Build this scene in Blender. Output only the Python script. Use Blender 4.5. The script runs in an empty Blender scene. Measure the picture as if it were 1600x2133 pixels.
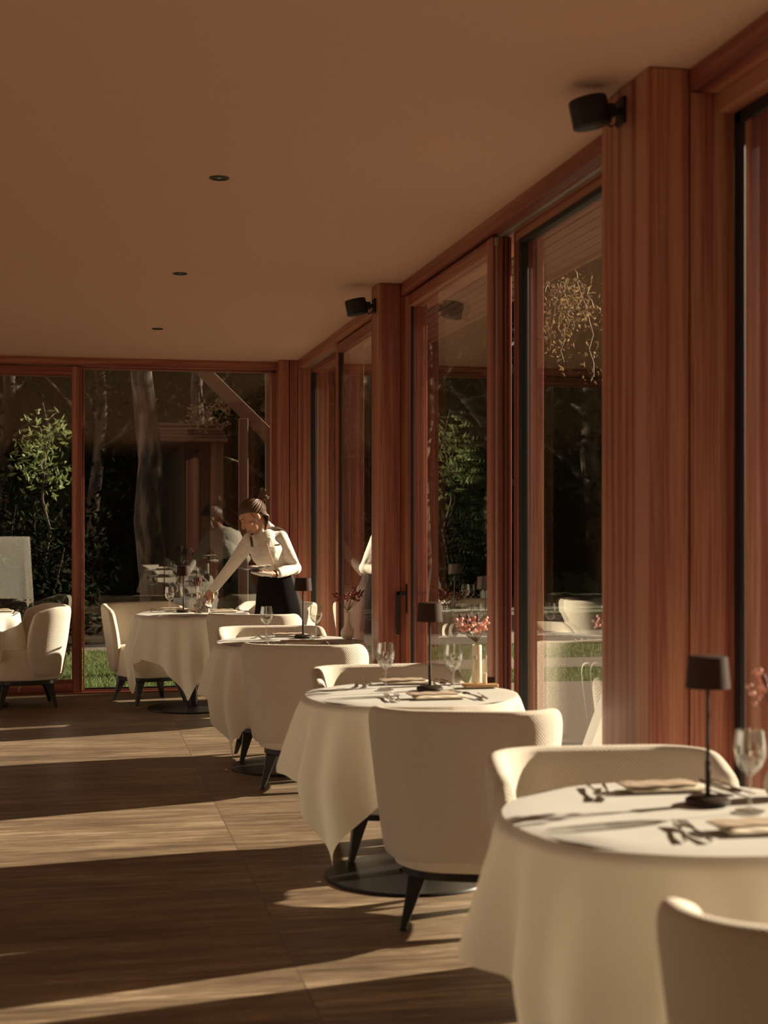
import bpy, bmesh, math, random
from mathutils import Vector, Matrix, noise
random.seed(7)
PI = math.pi
sc = bpy.context.scene
C = sc.collection

# ------------------------------------------------------------------ camera, world, sun, exposure
YAW = math.radians(12.02)
cam_d = bpy.data.cameras.new('camera'); cam = bpy.data.objects.new('camera', cam_d); C.objects.link(cam)
cam.location = (0, 0, 1.42); cam.rotation_euler = (PI/2, 0, -YAW)
cam_d.sensor_fit = 'HORIZONTAL'; cam_d.sensor_width = 36; cam_d.lens = 67.5
cam_d.shift_y = 25.5/1600
cam_d.clip_end = 200
cam_d.dof.use_dof = True; cam_d.dof.focus_distance = 10.0; cam_d.dof.aperture_fstop = 4.5
sc.camera = cam
sc.view_settings.view_transform = 'Standard'; sc.view_settings.look = 'None'
sc.view_settings.gamma = 1; sc.view_settings.use_curve_mapping = False
sc.view_settings.exposure = 0.2
sc.cycles.use_denoising = True
sc.cycles.max_bounces = 12; sc.cycles.transparent_max_bounces = 24; sc.cycles.diffuse_bounces = 6
sc.cycles.sample_clamp_indirect = 6

w = bpy.data.worlds.new('world'); sc.world = w; w.use_nodes = True
bg = w.node_tree.nodes['Background']; bg.inputs[1].default_value = 1.0
_nt = w.node_tree; _g = _nt.nodes.new('ShaderNodeTexCoord'); _s = _nt.nodes.new('ShaderNodeSeparateXYZ'); _r = _nt.nodes.new('ShaderNodeMapRange'); _m = _nt.nodes.new('ShaderNodeMix'); _m.data_type = 'RGBA'
_nt.links.new(_g.outputs['Generated'], _s.inputs[0]); _nt.links.new(_s.outputs[0], _r.inputs[0])     # sky away from the wood (towards -X) is open and bright
_r.inputs[1].default_value = .0; _r.inputs[2].default_value = -.7; _r.interpolation_type = 'SMOOTHSTEP'
_m.inputs[6].default_value = (.050, .038, .028, 1); _m.inputs[7].default_value = (1.25, .98, .76, 1)
_nt.links.new(_r.outputs[0], _m.inputs[0]); _nt.links.new(_m.outputs[2], bg.inputs[0])

SUN_AZ, SUN_EL = math.radians(10.5), math.radians(21)
sd = bpy.data.lights.new('sun', 'SUN'); sd.energy = 16.5; sd.angle = math.radians(0.7); sd.color = (1.0, 0.84, 0.64)
sun = bpy.data.objects.new('sun', sd); C.objects.link(sun)
dirv = Vector((-math.cos(SUN_AZ)*math.cos(SUN_EL), -math.sin(SUN_AZ)*math.cos(SUN_EL), -math.sin(SUN_EL)))
sun.rotation_euler = dirv.to_track_quat('-Z', 'Y').to_euler(); sun.location = (12, 8, 8)

# ------------------------------------------------------------------ materials
def nmat(name):
    m = bpy.data.materials.new(name); m.use_nodes = True
    nt = m.node_tree; nt.nodes.clear()
    out = nt.nodes.new('ShaderNodeOutputMaterial'); b = nt.nodes.new('ShaderNodeBsdfPrincipled')
    nt.links.new(b.outputs[0], out.inputs[0])
    return m, nt, b, out
def N(nt, t, **kw):
    n = nt.nodes.new(t)
    for k, v in kw.items(): setattr(n, k, v)
    return n
def plain(name, col, rough=.6, metal=0, spec=None, sheen=0):
    m, nt, b, o = nmat(name)
    b.inputs['Base Color'].default_value = (*col, 1); b.inputs['Roughness'].default_value = rough
    b.inputs['Metallic'].default_value = metal
    if spec is not None: b.inputs['Specular IOR Level'].default_value = spec
    if sheen: b.inputs['Sheen Weight'].default_value = sheen
    # a slight natural unevenness
    tc = N(nt, 'ShaderNodeTexCoord'); nz = N(nt, 'ShaderNodeTexNoise'); nz.inputs['Scale'].default_value = 14
    mx = N(nt, 'ShaderNodeMix', data_type='RGBA'); mx.inputs[0].default_value = .5
    mx.inputs[6].default_value = (*[c*.86 for c in col], 1); mx.inputs[7].default_value = (*[min(1, c*1.12) for c in col], 1)
    nt.links.new(tc.outputs['Object'], nz.inputs['Vector']); nt.links.new(nz.outputs[0], mx.inputs[0])
    nt.links.new(mx.outputs[2], b.inputs['Base Color'])
    return m
def ramp(nt, stops):
    r = N(nt, 'ShaderNodeValToRGB'); e = r.color_ramp.elements
    while len(e) < len(stops): e.new(.5)
    for el, (p, c) in zip(e, stops): el.position = p; el.color = (*c, 1)
    return r
def wood(name, axis, stops, board=.045, rough=.42):
    """laminated larch: narrow vertical laminae of differing tone, fine grain along the member"""
    m, nt, b, o = nmat(name)
    tc = N(nt, 'ShaderNodeTexCoord')
    def stretched(across, along, detail):
        mp = N(nt, 'ShaderNodeMapping'); s = [across]*3; s[axis] = along
        mp.inputs['Scale'].default_value = s
        nz = N(nt, 'ShaderNodeTexNoise'); nz.inputs['Scale'].default_value = 1; nz.inputs['Detail'].default_value = detail
        nt.links.new(tc.outputs['Object'], mp.inputs[0]); nt.links.new(mp.outputs[0], nz.inputs['Vector'])
        return nz
    a = stretched(1/board, .12, 1); f = stretched(190, 2.5, 3); g = stretched(9, .35, 2)
    m1 = N(nt, 'ShaderNodeMath', operation='MULTIPLY_ADD'); m1.inputs[1].default_value = .30
    m2 = N(nt, 'ShaderNodeMath', operation='MULTIPLY_ADD'); m2.inputs[1].default_value = .35
    m3 = N(nt, 'ShaderNodeMath', operation='MULTIPLY'); m3.inputs[1].default_value = .45
    nt.links.new(f.outputs[0], m1.inputs[0]); nt.links.new(a.outputs[0], m3.inputs[0])
    nt.links.new(g.outputs[0], m2.inputs[0]); nt.links.new(m3.outputs[0], m2.inputs[2]); nt.links.new(m2.outputs[0], m1.inputs[2])
    r = ramp(nt, stops); nt.links.new(m1.outputs[0], r.inputs[0]); nt.links.new(r.outputs[0], b.inputs['Base Color'])
    bp = N(nt, 'ShaderNodeBump'); bp.inputs['Strength'].default_value = .08; bp.inputs['Distance'].default_value = .002
    nt.links.new(f.outputs[0], bp.inputs['Height']); nt.links.new(bp.outputs[0], b.inputs['Normal'])
    b.inputs['Roughness'].default_value = rough
    return m
LARCH = [(.38, (.095, .020, .015)), (.46, (.20, .047, .032)), (.53, (.28, .080, .050)), (.62, (.44, .185, .105))]
WZ = wood('larch_vertical', 2, LARCH); WY = wood('larch_along_y', 1, LARCH); WX = wood('larch_along_x', 0, LARCH)
SOFT = [(.36, (.08, .036, .022)), (.6, (.15, .07, .042)), (.75, (.21, .11, .065))]
W_OUT = wood('weathered_timber', 0, SOFT, .12, .7); W_OUTZ = wood('weathered_timber_upright', 2, SOFT, .12, .7)
OAK = wood('oak', 0, [(.3, (.32, .17, .07)), (.7, (.55, .33, .16))], .02, .5)

# ceiling plaster
CEIL, nt, b, o = nmat('ceiling_plaster')
tc = N(nt, 'ShaderNodeTexCoord'); nz = N(nt, 'ShaderNodeTexNoise'); nz.inputs['Scale'].default_value = 130; nz.inputs['Detail'].default_value = 3
r = ramp(nt, [(.3, (.58, .365, .265)), (.7, (.62, .40, .29))]); nt.links.new(tc.outputs['Object'], nz.inputs['Vector']); nt.links.new(nz.outputs[0], r.inputs[0])
nt.links.new(r.outputs[0], b.inputs['Base Color']); b.inputs['Roughness'].default_value = .9
bp = N(nt, 'ShaderNodeBump'); bp.inputs['Strength'].default_value = .15; bp.inputs['Distance'].default_value = .002
nt.links.new(nz.outputs[0], bp.inputs['Height']); nt.links.new(bp.outputs[0], b.inputs['Normal'])
PLASTER = plain('wall_plaster', (.72, .60, .48), .9)

# floor: large porcelain tiles with streaks along X
FLOOR, nt, b, o = nmat('floor_tile')
tc = N(nt, 'ShaderNodeTexCoord'); sx = N(nt, 'ShaderNodeSeparateXYZ'); nt.links.new(tc.outputs['Object'], sx.inputs[0])
def M(op, a, bb=None, c=None):
    n = N(nt, 'ShaderNodeMath', operation=op)
    for i, v in enumerate((a, bb, c)):
        if v is None: continue
        if isinstance(v, (int, float)): n.inputs[i].default_value = v
        else: nt.links.new(v, n.inputs[i])
    return n.outputs[0]
T = 1.184
cx = M('DIVIDE', M('SUBTRACT', sx.outputs[0], .685), T); col_i = M('FLOOR', cx); fx = M('SUBTRACT', cx, col_i)
cy = M('ADD', M('DIVIDE', M('SUBTRACT', sx.outputs[1], 6.4), T), M('MULTIPLY', col_i, .27)); row_i = M('FLOOR', cy); fy = M('SUBTRACT', cy, row_i)
ex = M('MINIMUM', fx, M('SUBTRACT', 1, fx)); ey = M('MINIMUM', fy, M('SUBTRACT', 1, fy))
ed = M('MINIMUM', ex, ey); grout = M('LESS_THAN', ed, .0022)
def streak(sxy, detail, seedmul):
    mp = N(nt, 'ShaderNodeCombineXYZ')
    nt.links.new(M('MULTIPLY', sx.outputs[0], sxy[0]), mp.inputs[0])
    nt.links.new(M('MULTIPLY', sx.outputs[1], sxy[1]), mp.inputs[1])
    nt.links.new(M('ADD', M('MULTIPLY', col_i, 7.3*seedmul), M('MULTIPLY', row_i, 3.1*seedmul)), mp.inputs[2])
    n = N(nt, 'ShaderNodeTexNoise'); n.inputs['Scale'].default_value = 1; n.inputs['Detail'].default_value = detail; n.inputs['Roughness'].default_value = .6
    nt.links.new(mp.outputs[0], n.inputs['Vector']); return n.outputs[0]
s1 = streak((1.6, 22), 5, 1); s2 = streak((9, 90), 3, 1.7); s3 = streak((1.2, 3), 2, .6)
mixv = M('ADD', M('ADD', M('MULTIPLY', s1, .45), M('MULTIPLY', s2, .3)), M('MULTIPLY', s3, .25))
r = ramp(nt, [(.36, (.066, .045, .031)), (.47, (.145, .100, .065)), (.54, (.205, .145, .094)), (.63, (.37, .28, .19))]); nt.links.new(mixv, r.inputs[0])
mx = N(nt, 'ShaderNodeMix', data_type='RGBA'); nt.links.new(grout, mx.inputs[0]); nt.links.new(r.outputs[0], mx.inputs[6]); mx.inputs[7].default_value = (.10, .07, .05, 1)
nt.links.new(mx.outputs[2], b.inputs['Base Color']); b.inputs['Roughness'].default_value = .45; b.inputs['Specular IOR Level'].default_value = .3
hgt = M('SUBTRACT', M('MULTIPLY', s2, .25), M('MULTIPLY', M('LESS_THAN', ed, .003), 2.0))
bp = N(nt, 'ShaderNodeBump'); bp.inputs['Strength'].default_value = .35; bp.inputs['Distance'].default_value = .0015
nt.links.new(hgt, bp.inputs['Height']); nt.links.new(bp.outputs[0], b.inputs['Normal'])

# window glass: clear sheet whose reflection rises towards grazing
def glassmat(name, r0=.045, tint=(.93, .95, .92), power=5.0, rough=0.0, gain=.95):
    m, nt, b, o = nmat(name); nt.nodes.remove(b)
    lw = N(nt, 'ShaderNodeLayerWeight'); lw.inputs[0].default_value = .5
    p = N(nt, 'ShaderNodeMath', operation='POWER'); p.inputs[1].default_value = power; nt.links.new(lw.outputs['Facing'], p.inputs[0])
    a = N(nt, 'ShaderNodeMath', operation='MULTIPLY_ADD'); a.inputs[1].default_value = gain; a.inputs[2].default_value = r0; nt.links.new(p.outputs[0], a.inputs[0])
    tr = N(nt, 'ShaderNodeBsdfTransparent'); tr.inputs[0].default_value = (*tint, 1)
    gl = N(nt, 'ShaderNodeBsdfGlossy'); gl.inputs[0].default_value = (.95, .95, .93, 1); gl.inputs['Roughness'].default_value = rough
    mx = N(nt, 'ShaderNodeMixShader'); nt.links.new(a.outputs[0], mx.inputs[0]); nt.links.new(tr.outputs[0], mx.inputs[1]); nt.links.new(gl.outputs[0], mx.inputs[2])
    nt.links.new(mx.outputs[0], o.inputs[0]); return m
PANE = glassmat('window_glass', .085, (.93, .94, .92), 4.0)
STEM = glassmat('clear_glassware', .11, (.95, .955, .94), 1.6, 0, .8)
WATER = glassmat('still_water', .05, (.93, .93, .90), 3, 0, .6)

# upholstery with a woven, quilted relief in UV space
def fabric(name, col, cell=.022, strength=.6, dist=.006):
    m, nt, b, o = nmat(name)
    uv = N(nt, 'ShaderNodeUVMap'); sp = N(nt, 'ShaderNodeSeparateXYZ'); nt.links.new(uv.outputs[0], sp.inputs[0])
    def mm(op, a, bb=None):
        n = N(nt, 'ShaderNodeMath', operation=op)
        for i, v in enumerate((a, bb)):
            if v is None: continue
            if isinstance(v, (int, float)): n.inputs[i].default_value = v
            else: nt.links.new(v, n.inputs[i])
        return n.outputs[0]
    k = 2*PI/cell
    a1 = mm('SINE', mm('MULTIPLY', mm('ADD', sp.outputs[0], sp.outputs[1]), k*.7)); a2 = mm('SINE', mm('MULTIPLY', mm('SUBTRACT', sp.outputs[0], sp.outputs[1]), k*.7))
    h = mm('POWER', mm('ABSOLUTE', mm('MULTIPLY', a1, a2)), .5)
    nz = N(nt, 'ShaderNodeTexNoise'); nz.inputs['Scale'].default_value = 420; nt.links.new(uv.outputs[0], nz.inputs['Vector'])
    hh = mm('ADD', h, mm('MULTIPLY', nz.outputs[0], .25))
    bp = N(nt, 'ShaderNodeBump'); bp.inputs['Strength'].default_value = strength; bp.inputs['Distance'].default_value = dist
    nt.links.new(hh, bp.inputs['Height']); nt.links.new(bp.outputs[0], b.inputs['Normal'])
    r = ramp(nt, [(0, tuple(c*.86 for c in col)), (1, col)]); nt.links.new(h, r.inputs[0]); nt.links.new(r.outputs[0], b.inputs['Base Color'])
    b.inputs['Roughness'].default_value = .9; b.inputs['Sheen Weight'].default_value = .25
    return m
QUILT = fabric('quilted_upholstery', (.80, .71, .59), .017, .7, .006)
SEATF = fabric('plain_upholstery', (.76, .67, .54), .006, .3, .002)
LINEN, nt, b, o = nmat('white_linen')
tc = N(nt, 'ShaderNodeTexCoord'); nz = N(nt, 'ShaderNodeTexNoise'); nz.inputs['Scale'].default_value = 5; nz.inputs['Detail'].default_value = 4
nt.links.new(tc.outputs['Object'], nz.inputs['Vector'])
bp = N(nt, 'ShaderNodeBump'); bp.inputs['Strength'].default_value = .25; bp.inputs['Distance'].default_value = .01
nt.links.new(nz.outputs[0], bp.inputs['Height']); nt.links.new(bp.outputs[0], b.inputs['Normal'])
b.inputs['Base Color'].default_value = (.88, .83, .76, 1); b.inputs['Roughness'].default_value = .85; b.inputs['Sheen Weight'].default_value = .2
tl = N(nt, 'ShaderNodeBsdfTranslucent'); tl.inputs[0].default_value = (.97, .90, .76, 1)
mxs = N(nt, 'ShaderNodeMixShader'); mxs.inputs[0].default_value = .5
nt.links.new(b.outputs[0], mxs.inputs[1]); nt.links.new(tl.outputs[0], mxs.inputs[2]); nt.links.new(mxs.outputs[0], o.inputs[0])
BLACKWOOD = plain('black_stained_wood', (.012, .011, .010), .35)
BLACKMETAL = plain('black_metal', (.012, .011, .010), .4, .3)
GASKET = plain('black_gasket', (.008, .008, .008), .5)
SPK = plain('black_speaker', (.008, .008, .009), .55)
BRONZE = plain('dark_bronze_lamp', (.030, .018, .013), .5, 0, spec=.2)
SHADE = plain('lamp_shade_brown', (.038, .018, .012), .6, spec=.12)
ALU = plain('brushed_aluminium', (.45, .38, .30), .35, .6)
STEEL = plain('cutlery_steel', (.50, .46, .42), .18, 1)
CERAM = plain('glazed_ceramic', (.72, .62, .50), .35)
DARKPLATE = plain('dark_stoneware', (.02, .018, .017), .25)
TAUPE = plain('taupe_card', (.42, .32, .24), .7)
NAPK = plain('napkin_linen', (.66, .58, .46), .85)
OILG = glassmat('bottle_glass', .12, (.95, .90, .78), 2.5, 0, .7)
SALTW = plain('white_candle_wax', (.85, .78, .68), .5)
PETAL = plain('pink_petal', (.80, .42, .36), .7); RPETAL = plain('dark_red_petal', (.22, .030, .028), .7)
SEED = plain('burgundy_bud', (.11, .018, .018), .7)
STALK = plain('stalk_green_brown', (.14, .10, .04), .7)
SKIN, nt, b, o = nmat('skin')
b.inputs['Base Color'].default_value = (.56, .30, .19, 1); b.inputs['Roughness'].default_value = .5
b.inputs['Subsurface Weight'].default_value = .12; b.inputs['Subsurface Radius'].default_value = (.02, .008, .004)
HAIR = plain('brown_hair', (.10, .050, .025), .45)
BLOUSE = plain('cream_blouse', (.76, .70, .62), .75, sheen=.2)
nt = BLOUSE.node_tree; _b = nt.nodes['Principled BSDF']; _tc = N(nt, 'ShaderNodeTexCoord'); _mp = N(nt, 'ShaderNodeMapping'); _mp.inputs['Scale'].default_value = (9, 9, 22); _mp.inputs['Rotation'].default_value = (0, .6, .3)
_nz = N(nt, 'ShaderNodeTexNoise'); _nz.inputs['Scale'].default_value = 1; _nz.inputs['Detail'].default_value = 2; _nz.inputs['Distortion'].default_value = 1.2
_bp = N(nt, 'ShaderNodeBump'); _bp.inputs['Strength'].default_value = .35; _bp.inputs['Distance'].default_value = .02
nt.links.new(_tc.outputs['Object'], _mp.inputs[0]); nt.links.new(_mp.outputs[0], _nz.inputs['Vector']); nt.links.new(_nz.outputs[0], _bp.inputs['Height']); nt.links.new(_bp.outputs[0], _b.inputs['Normal'])
SKIRTM = plain('charcoal_skirt', (.040, .033, .029), .95, spec=.05)
APRON = plain('black_apron', (.010, .009, .009), .95, spec=.05)
GLOVE = plain('white_service_cloth', (.68, .64, .58), .8)
BARK, nt, b, o = nmat('tree_bark')
tc = N(nt, 'ShaderNodeTexCoord'); mp = N(nt, 'ShaderNodeMapping'); mp.inputs['Scale'].default_value = (9, 9, 2.2)
nz = N(nt, 'ShaderNodeTexNoise'); nz.inputs['Scale'].default_value = 1; nz.inputs['Detail'].default_value = 6
nt.links.new(tc.outputs['Object'], mp.inputs[0]); nt.links.new(mp.outputs[0], nz.inputs['Vector'])
r = ramp(nt, [(.38, (.020, .014, .010)), (.52, (.055, .038, .027)), (.6, (.13, .095, .07))]); nt.links.new(nz.outputs[0], r.inputs[0]); nt.links.new(r.outputs[0], b.inputs['Base Color'])
bp = N(nt, 'ShaderNodeBump'); bp.inputs['Strength'].default_value = .8; bp.inputs['Distance'].default_value = .03
nt.links.new(nz.outputs[0], bp.inputs['Height']); nt.links.new(bp.outputs[0], b.inputs['Normal']); b.inputs['Roughness'].default_value = .95
def leafmat(name, c1, c2, tr=.3, spec=.3):
    m, nt, b, o = nmat(name)
    oi = N(nt, 'ShaderNodeNewGeometry'); r = ramp(nt, [(0, c1), (1, c2)])
    nt.links.new(oi.outputs['Random Per Island'], r.inputs[0]); nt.links.new(r.outputs[0], b.inputs['Base Color']); b.inputs['Roughness'].default_value = .7; b.inputs['Specular IOR Level'].default_value = spec
    tl = N(nt, 'ShaderNodeBsdfTranslucent'); nt.links.new(r.outputs[0], tl.inputs[0])
    mx = N(nt, 'ShaderNodeMixShader'); mx.inputs[0].default_value = tr
    nt.links.new(b.outputs[0], mx.inputs[1]); nt.links.new(tl.outputs[0], mx.inputs[2]); nt.links.new(mx.outputs[0], o.inputs[0]); return m
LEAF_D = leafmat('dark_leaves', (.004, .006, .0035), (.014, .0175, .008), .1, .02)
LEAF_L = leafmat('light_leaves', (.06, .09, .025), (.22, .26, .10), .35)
LEAF_DRY = leafmat('dry_leaves', (.15, .095, .045), (.36, .25, .13), .35)
LEAF_G = leafmat('grass_blades', (.055, .085, .022), (.15, .20, .065), .3)
SOIL = plain('lawn_soil', (.05, .06, .02), .95)
PATH = plain('garden_path', (.11, .085, .065), .9)

# ------------------------------------------------------------------ geometry helpers
class MB:
    def __init__(s): s.v = []; s.f = []; s.uv = []
    def add(s, vs, fs, uvs=None):
        n = len(s.v); s.v += [tuple(p) for p in vs]
        for i, f in enumerate(fs):
            s.f.append(tuple(n+j for j in f)); s.uv.append(uvs[i] if uvs else None)
        return s
    def box(s, x0, x1, y0, y1, z0, z1, M_=None):
        p = [(x, y, z) for z in (z0, z1) for y in (y0, y1) for x in (x0, x1)]
        if M_: p = [M_ @ Vector(q) for q in p]
        return s.add(p, [(0, 2, 3, 1), (4, 5, 7, 6), (0, 1, 5, 4), (2, 6, 7, 3), (0, 4, 6, 2), (1, 3, 7, 5)])
    def lathe(s, prof, n=32, c=(0, 0, 0), M_=None, close=True):
        vs = []; fs = []
        for r, z in prof:
            for i in range(n):
                a = 2*PI*i/n; p = Vector((c[0]+r*math.cos(a), c[1]+r*math.sin(a), c[2]+z)); vs.append(M_ @ p if M_ else p)
        for k in range(len(prof)-1):
            for i in range(n):
                j = (i+1) % n; fs.append((k*n+i, k*n+j, (k+1)*n+j, (k+1)*n+i))
        if close: fs.append(tuple(range(n-1, -1, -1))); fs.append(tuple((len(prof)-1)*n+i for i in range(n)))
        return s.add(vs, fs)
    def tube(s, pts, rad, n=8):
        pts = [Vector(p) for p in pts]; m = len(pts)
        rad = rad if isinstance(rad, (list, tuple)) else [rad]*m
        vs = []; fs = []
        t0 = (pts[1]-pts[0]).normalized(); ref = Vector((0, 0, 1)) if abs(t0.z) < .9 else Vector((1, 0, 0))
        a = t0.cross(ref).normalized()
        for k in range(m):
            t = (pts[min(k+1, m-1)]-pts[max(k-1, 0)]).normalized(); a = (a-t*a.dot(t)).normalized(); b_ = t.cross(a)
            for i in range(n):
                q = 2*PI*i/n; vs.append(pts[k]+(a*math.cos(q)+b_*math.sin(q))*rad[k])
        for k in range(m-1):
            for i in range(n):
                j = (i+1) % n; fs.append((k*n+i, k*n+j, (k+1)*n+j, (k+1)*n+i))
        fs.append(tuple(range(n-1, -1, -1))); fs.append(tuple((m-1)*n+i for i in range(n)))
        return s.add(vs, fs)
    def ell(s, c, r, R=None, n=16, m=10):
        c = Vector(c); vs = []; fs = []
        r = (r, r, r) if isinstance(r, (int, float)) else r
        for k in range(m+1):
            t = PI*k/m
            for i in range(n):
                a = 2*PI*i/n; p = Vector((r[0]*math.sin(t)*math.cos(a), r[1]*math.sin(t)*math.sin(a), r[2]*math.cos(t)))
                vs.append(c+(R @ p if R else p))
        for k in range(m):
            for i in range(n):
                j = (i+1) % n; fs.append((k*n+i, (k+1)*n+i, (k+1)*n+j, k*n+j))
        return s.add(vs, fs)
    def prism(s, outline, z0, z1, M_=None):
        n = len(outline); p = [(x, y, z0) for x, y in outline]+[(x, y, z1) for x, y in outline]
        if M_: p = [M_ @ Vector(q) for q in p]
        fs = [tuple(range(n-1, -1, -1)), tuple(range(n, 2*n))]+[(i, (i+1) % n, n+(i+1) % n, n+i) for i in range(n)]
        return s.add(p, fs)
    def build(s, name, mat, parent=None, smooth=True, bevel=0, sub=0, remesh=0, smoothit=0, merge=True):
        me = bpy.data.meshes.new(name); me.from_pydata(s.v, [], s.f)
        if any(u is not None for u in s.uv):
            l = me.uv_layers.new(name='UVMap')
            for p, u in zip(me.polygons, s.uv):
                if u:
                    for li, q in zip(p.loop_indices, u): l.data[li].uv = q
        if merge:
            bm = bmesh.new(); bm.from_mesh(me); bmesh.ops.remove_doubles(bm, verts=bm.verts, dist=1e-5)
            bmesh.ops.recalc_face_normals(bm, faces=bm.faces); bm.to_mesh(me); bm.free()
        me.materials.append(mat)
        if smooth:
            for p in me.polygons: p.use_smooth = True
            try: me.set_sharp_from_angle(angle=math.radians(38))
            except Exception: pass
        ob = bpy.data.objects.new(name, me); C.objects.link(ob)
        if parent: ob.parent = parent
        if remesh:
            r_ = ob.modifiers.new('r', 'REMESH'); r_.mode = 'VOXEL'; r_.voxel_size = remesh; r_.use_smooth_shade = True
            if smoothit: q = ob.modifiers.new('s', 'SMOOTH'); q.factor = .5; q.iterations = smoothit
        if bevel: q = ob.modifiers.new('b', 'BEVEL'); q.width = bevel; q.segments = 2; q.limit_method = 'ANGLE'
        if sub: q = ob.modifiers.new('s', 'SUBSURF'); q.levels = q.render_levels = sub
        return ob
def tag(o_, label, cat, group=None, kind=None):
    o_['label'] = label; o_['category'] = cat
    if group: o_['group'] = group
    if kind: o_['kind'] = kind
    return o_
def empty(name, loc, rz=0):
    e = bpy.data.objects.new(name, None); C.objects.link(e); e.location = loc; e.rotation_euler = (0, 0, rz); e.empty_display_size = .1; return e
def struct(o_, label=None):
    o_['kind'] = 'structure'
    if label: o_['label'] = label
    return o_
def copy_tree(o_, parent=None):
    c = o_.copy(); C.objects.link(c); c.parent = parent
    for ch in [q for q in bpy.data.objects if q.parent == o_]: copy_tree(ch, c)
    return c
def place(proto, used, loc, rz, label, cat, group=None):
    o_ = proto if not used else copy_tree(proto)
    o_.location = loc; o_.rotation_euler = (0, 0, rz); return tag(o_, label, cat, group)
def box(name, mat, x0, x1, y0, y1, z0, z1, parent=None, bevel=.003):
    return MB().box(x0, x1, y0, y1, z0, z1).build(name, mat, parent, smooth=False, bevel=bevel)

# ------------------------------------------------------------------ the room shell
H = 2.82
struct(box('floor', FLOOR, -6, 2.12, -5, 12.5, -.06, 0, bevel=0), 'large brown stone-look floor tiles with grain')
struct(box('ceiling', CEIL, -6, 2.12, -5, 12.6, H, H+.12, bevel=0), 'smooth plaster ceiling')
struct(box('wall_left', PLASTER, -6.12, -6, 10.5, 12.5, 0, H, bevel=0)); struct(box('wall_left', PLASTER, -6.12, -6, -5, 3.5, 0, H, bevel=0))
lw_ = empty('window_6', (0, 0, 0)); struct(lw_)  # unseen opening added in the left wall to let fill light in
for q_ in (3.501, 7, 10.399): box('frame', WZ, -6.12, -6, q_, q_+.1, 0, H, parent=lw_)
box('frame', WY, -6.12, -6, 3.5, 10.5, 2.62, H, parent=lw_); box('frame', WY, -6.12, -6, 3.5, 10.5, 0, .08, parent=lw_)
struct(box('terrace', PATH, -30, -6.12, -10, 12.56, -.12, -.02, bevel=0))
struct(box('wall_rear', plain('dark_panelling', (.06, .04, .03), .7), -6, 2.12, -5.12, -5, 0, H, bevel=0))
struct(box('wall_right', PLASTER, 1.84, 2.0, -5, -.5, 0, H, bevel=0))

def window(n, parts, panes):
    e = empty('window_%d' % n, (0, 0, 0)); struct(e)
    for p in parts: box('frame', *p, parent=e)
    for p in panes: box('pane', PANE, *p, parent=e, bevel=0)
    return e
# headers
t = struct(box('trim_1', WY, 1.84, 2.12, -.5, 12.17, 2.75, H), 'larch header beam above the window wall')
tr = box('track', ALU, 1.893, 1.915, 4.54, 12.1, 2.742, 2.7499, parent=t, bevel=0)
box('track', ALU, 1.925, 1.932, 4.54, 12.1, 2.744, 2.7499, parent=t, bevel=0)
struct(box('trim_2', WX, -6, 1.68, 12.34, 12.56, 2.75, H), 'larch header beam above the back window')
# pillars: near, middle, corner
p = struct(box('trim_3', WZ, 1.707, 1.838, 4.13, 4.54, 0, H-.001, bevel=.006), 'wide larch pillar, nearest of the pillars')
box('jamb', WZ, 1.842, 1.99, 4.13, 4.54, 0, 2.75, parent=p, bevel=.005)
box('outer_post', WZ, 1.996, 2.12, 4.15, 4.60, 0, 2.75, parent=p)
p = struct(box('trim_4', WZ, 1.707, 1.838, 8.17, 8.38, 0, H-.001, bevel=.006), 'larch pillar at the middle of the window wall')
box('jamb', WZ, 1.84, 2.0, 8.175, 8.375, 0, 2.75, parent=p, bevel=.004)
p = struct(box('trim_5', WZ, 1.68, 1.765, 12.17, 12.5, 0, H-.001, bevel=.006), 'larch corner post between the two window walls')
box('post_side', WZ, 1.772, 1.84, 12.172, 12.5, 0, H-.002, parent=p, bevel=.004)
box('jamb', WZ, 1.842, 2.1, 12.15, 12.5, 0, 2.75, parent=p, bevel=.004)
# near fixed window
window(1, [(WY, 1.93, 2.05, -.5, 4.13, 2.69, 2.75), (WY, 1.86, 2.05, -.5, 4.13, 0, .06), (GASKET, 1.985, 2.0, -.5, 4.125, 2.65, 2.69), (GASKET, 1.985, 2.0, 4.08, 4.129, .06, 2.69), (WZ, 1.84, 2.1, -.5, -.2, 0, 2.75)],
       [(2.0, 2.022, -.2, 4.128, .06, 2.69)])
# fixed window beside near pillar
window(2, [(WY, 1.955, 2.07, 4.541, 6.30, 2.71, 2.75), (WY, 1.955, 2.07, 4.541, 6.30, 0, .05), (WZ, 1.957, 2.07, 6.24, 6.335, 0, 2.75), (GASKET, 1.95, 1.985, 6.20, 6.24, .05, 2.71), (GASKET, 1.951, 1.985, 4.541, 6.20, 2.685, 2.71)],
       [(1.972, 1.994, 4.541, 6.238, .05, 2.71)])
window(3, [(WY, 1.955, 2.07, 10.43, 12.15, 2.71, 2.75), (WY, 1.955, 2.07, 10.43, 12.15, 0, .05), (WZ, 1.957, 2.07, 10.43, 10.50, 0, 2.75), (GASKET, 1.95, 1.985, 12.10, 12.149, .05, 2.71)],
       [(1.972, 1.994, 10.50, 12.12, .05, 2.71)])
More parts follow.
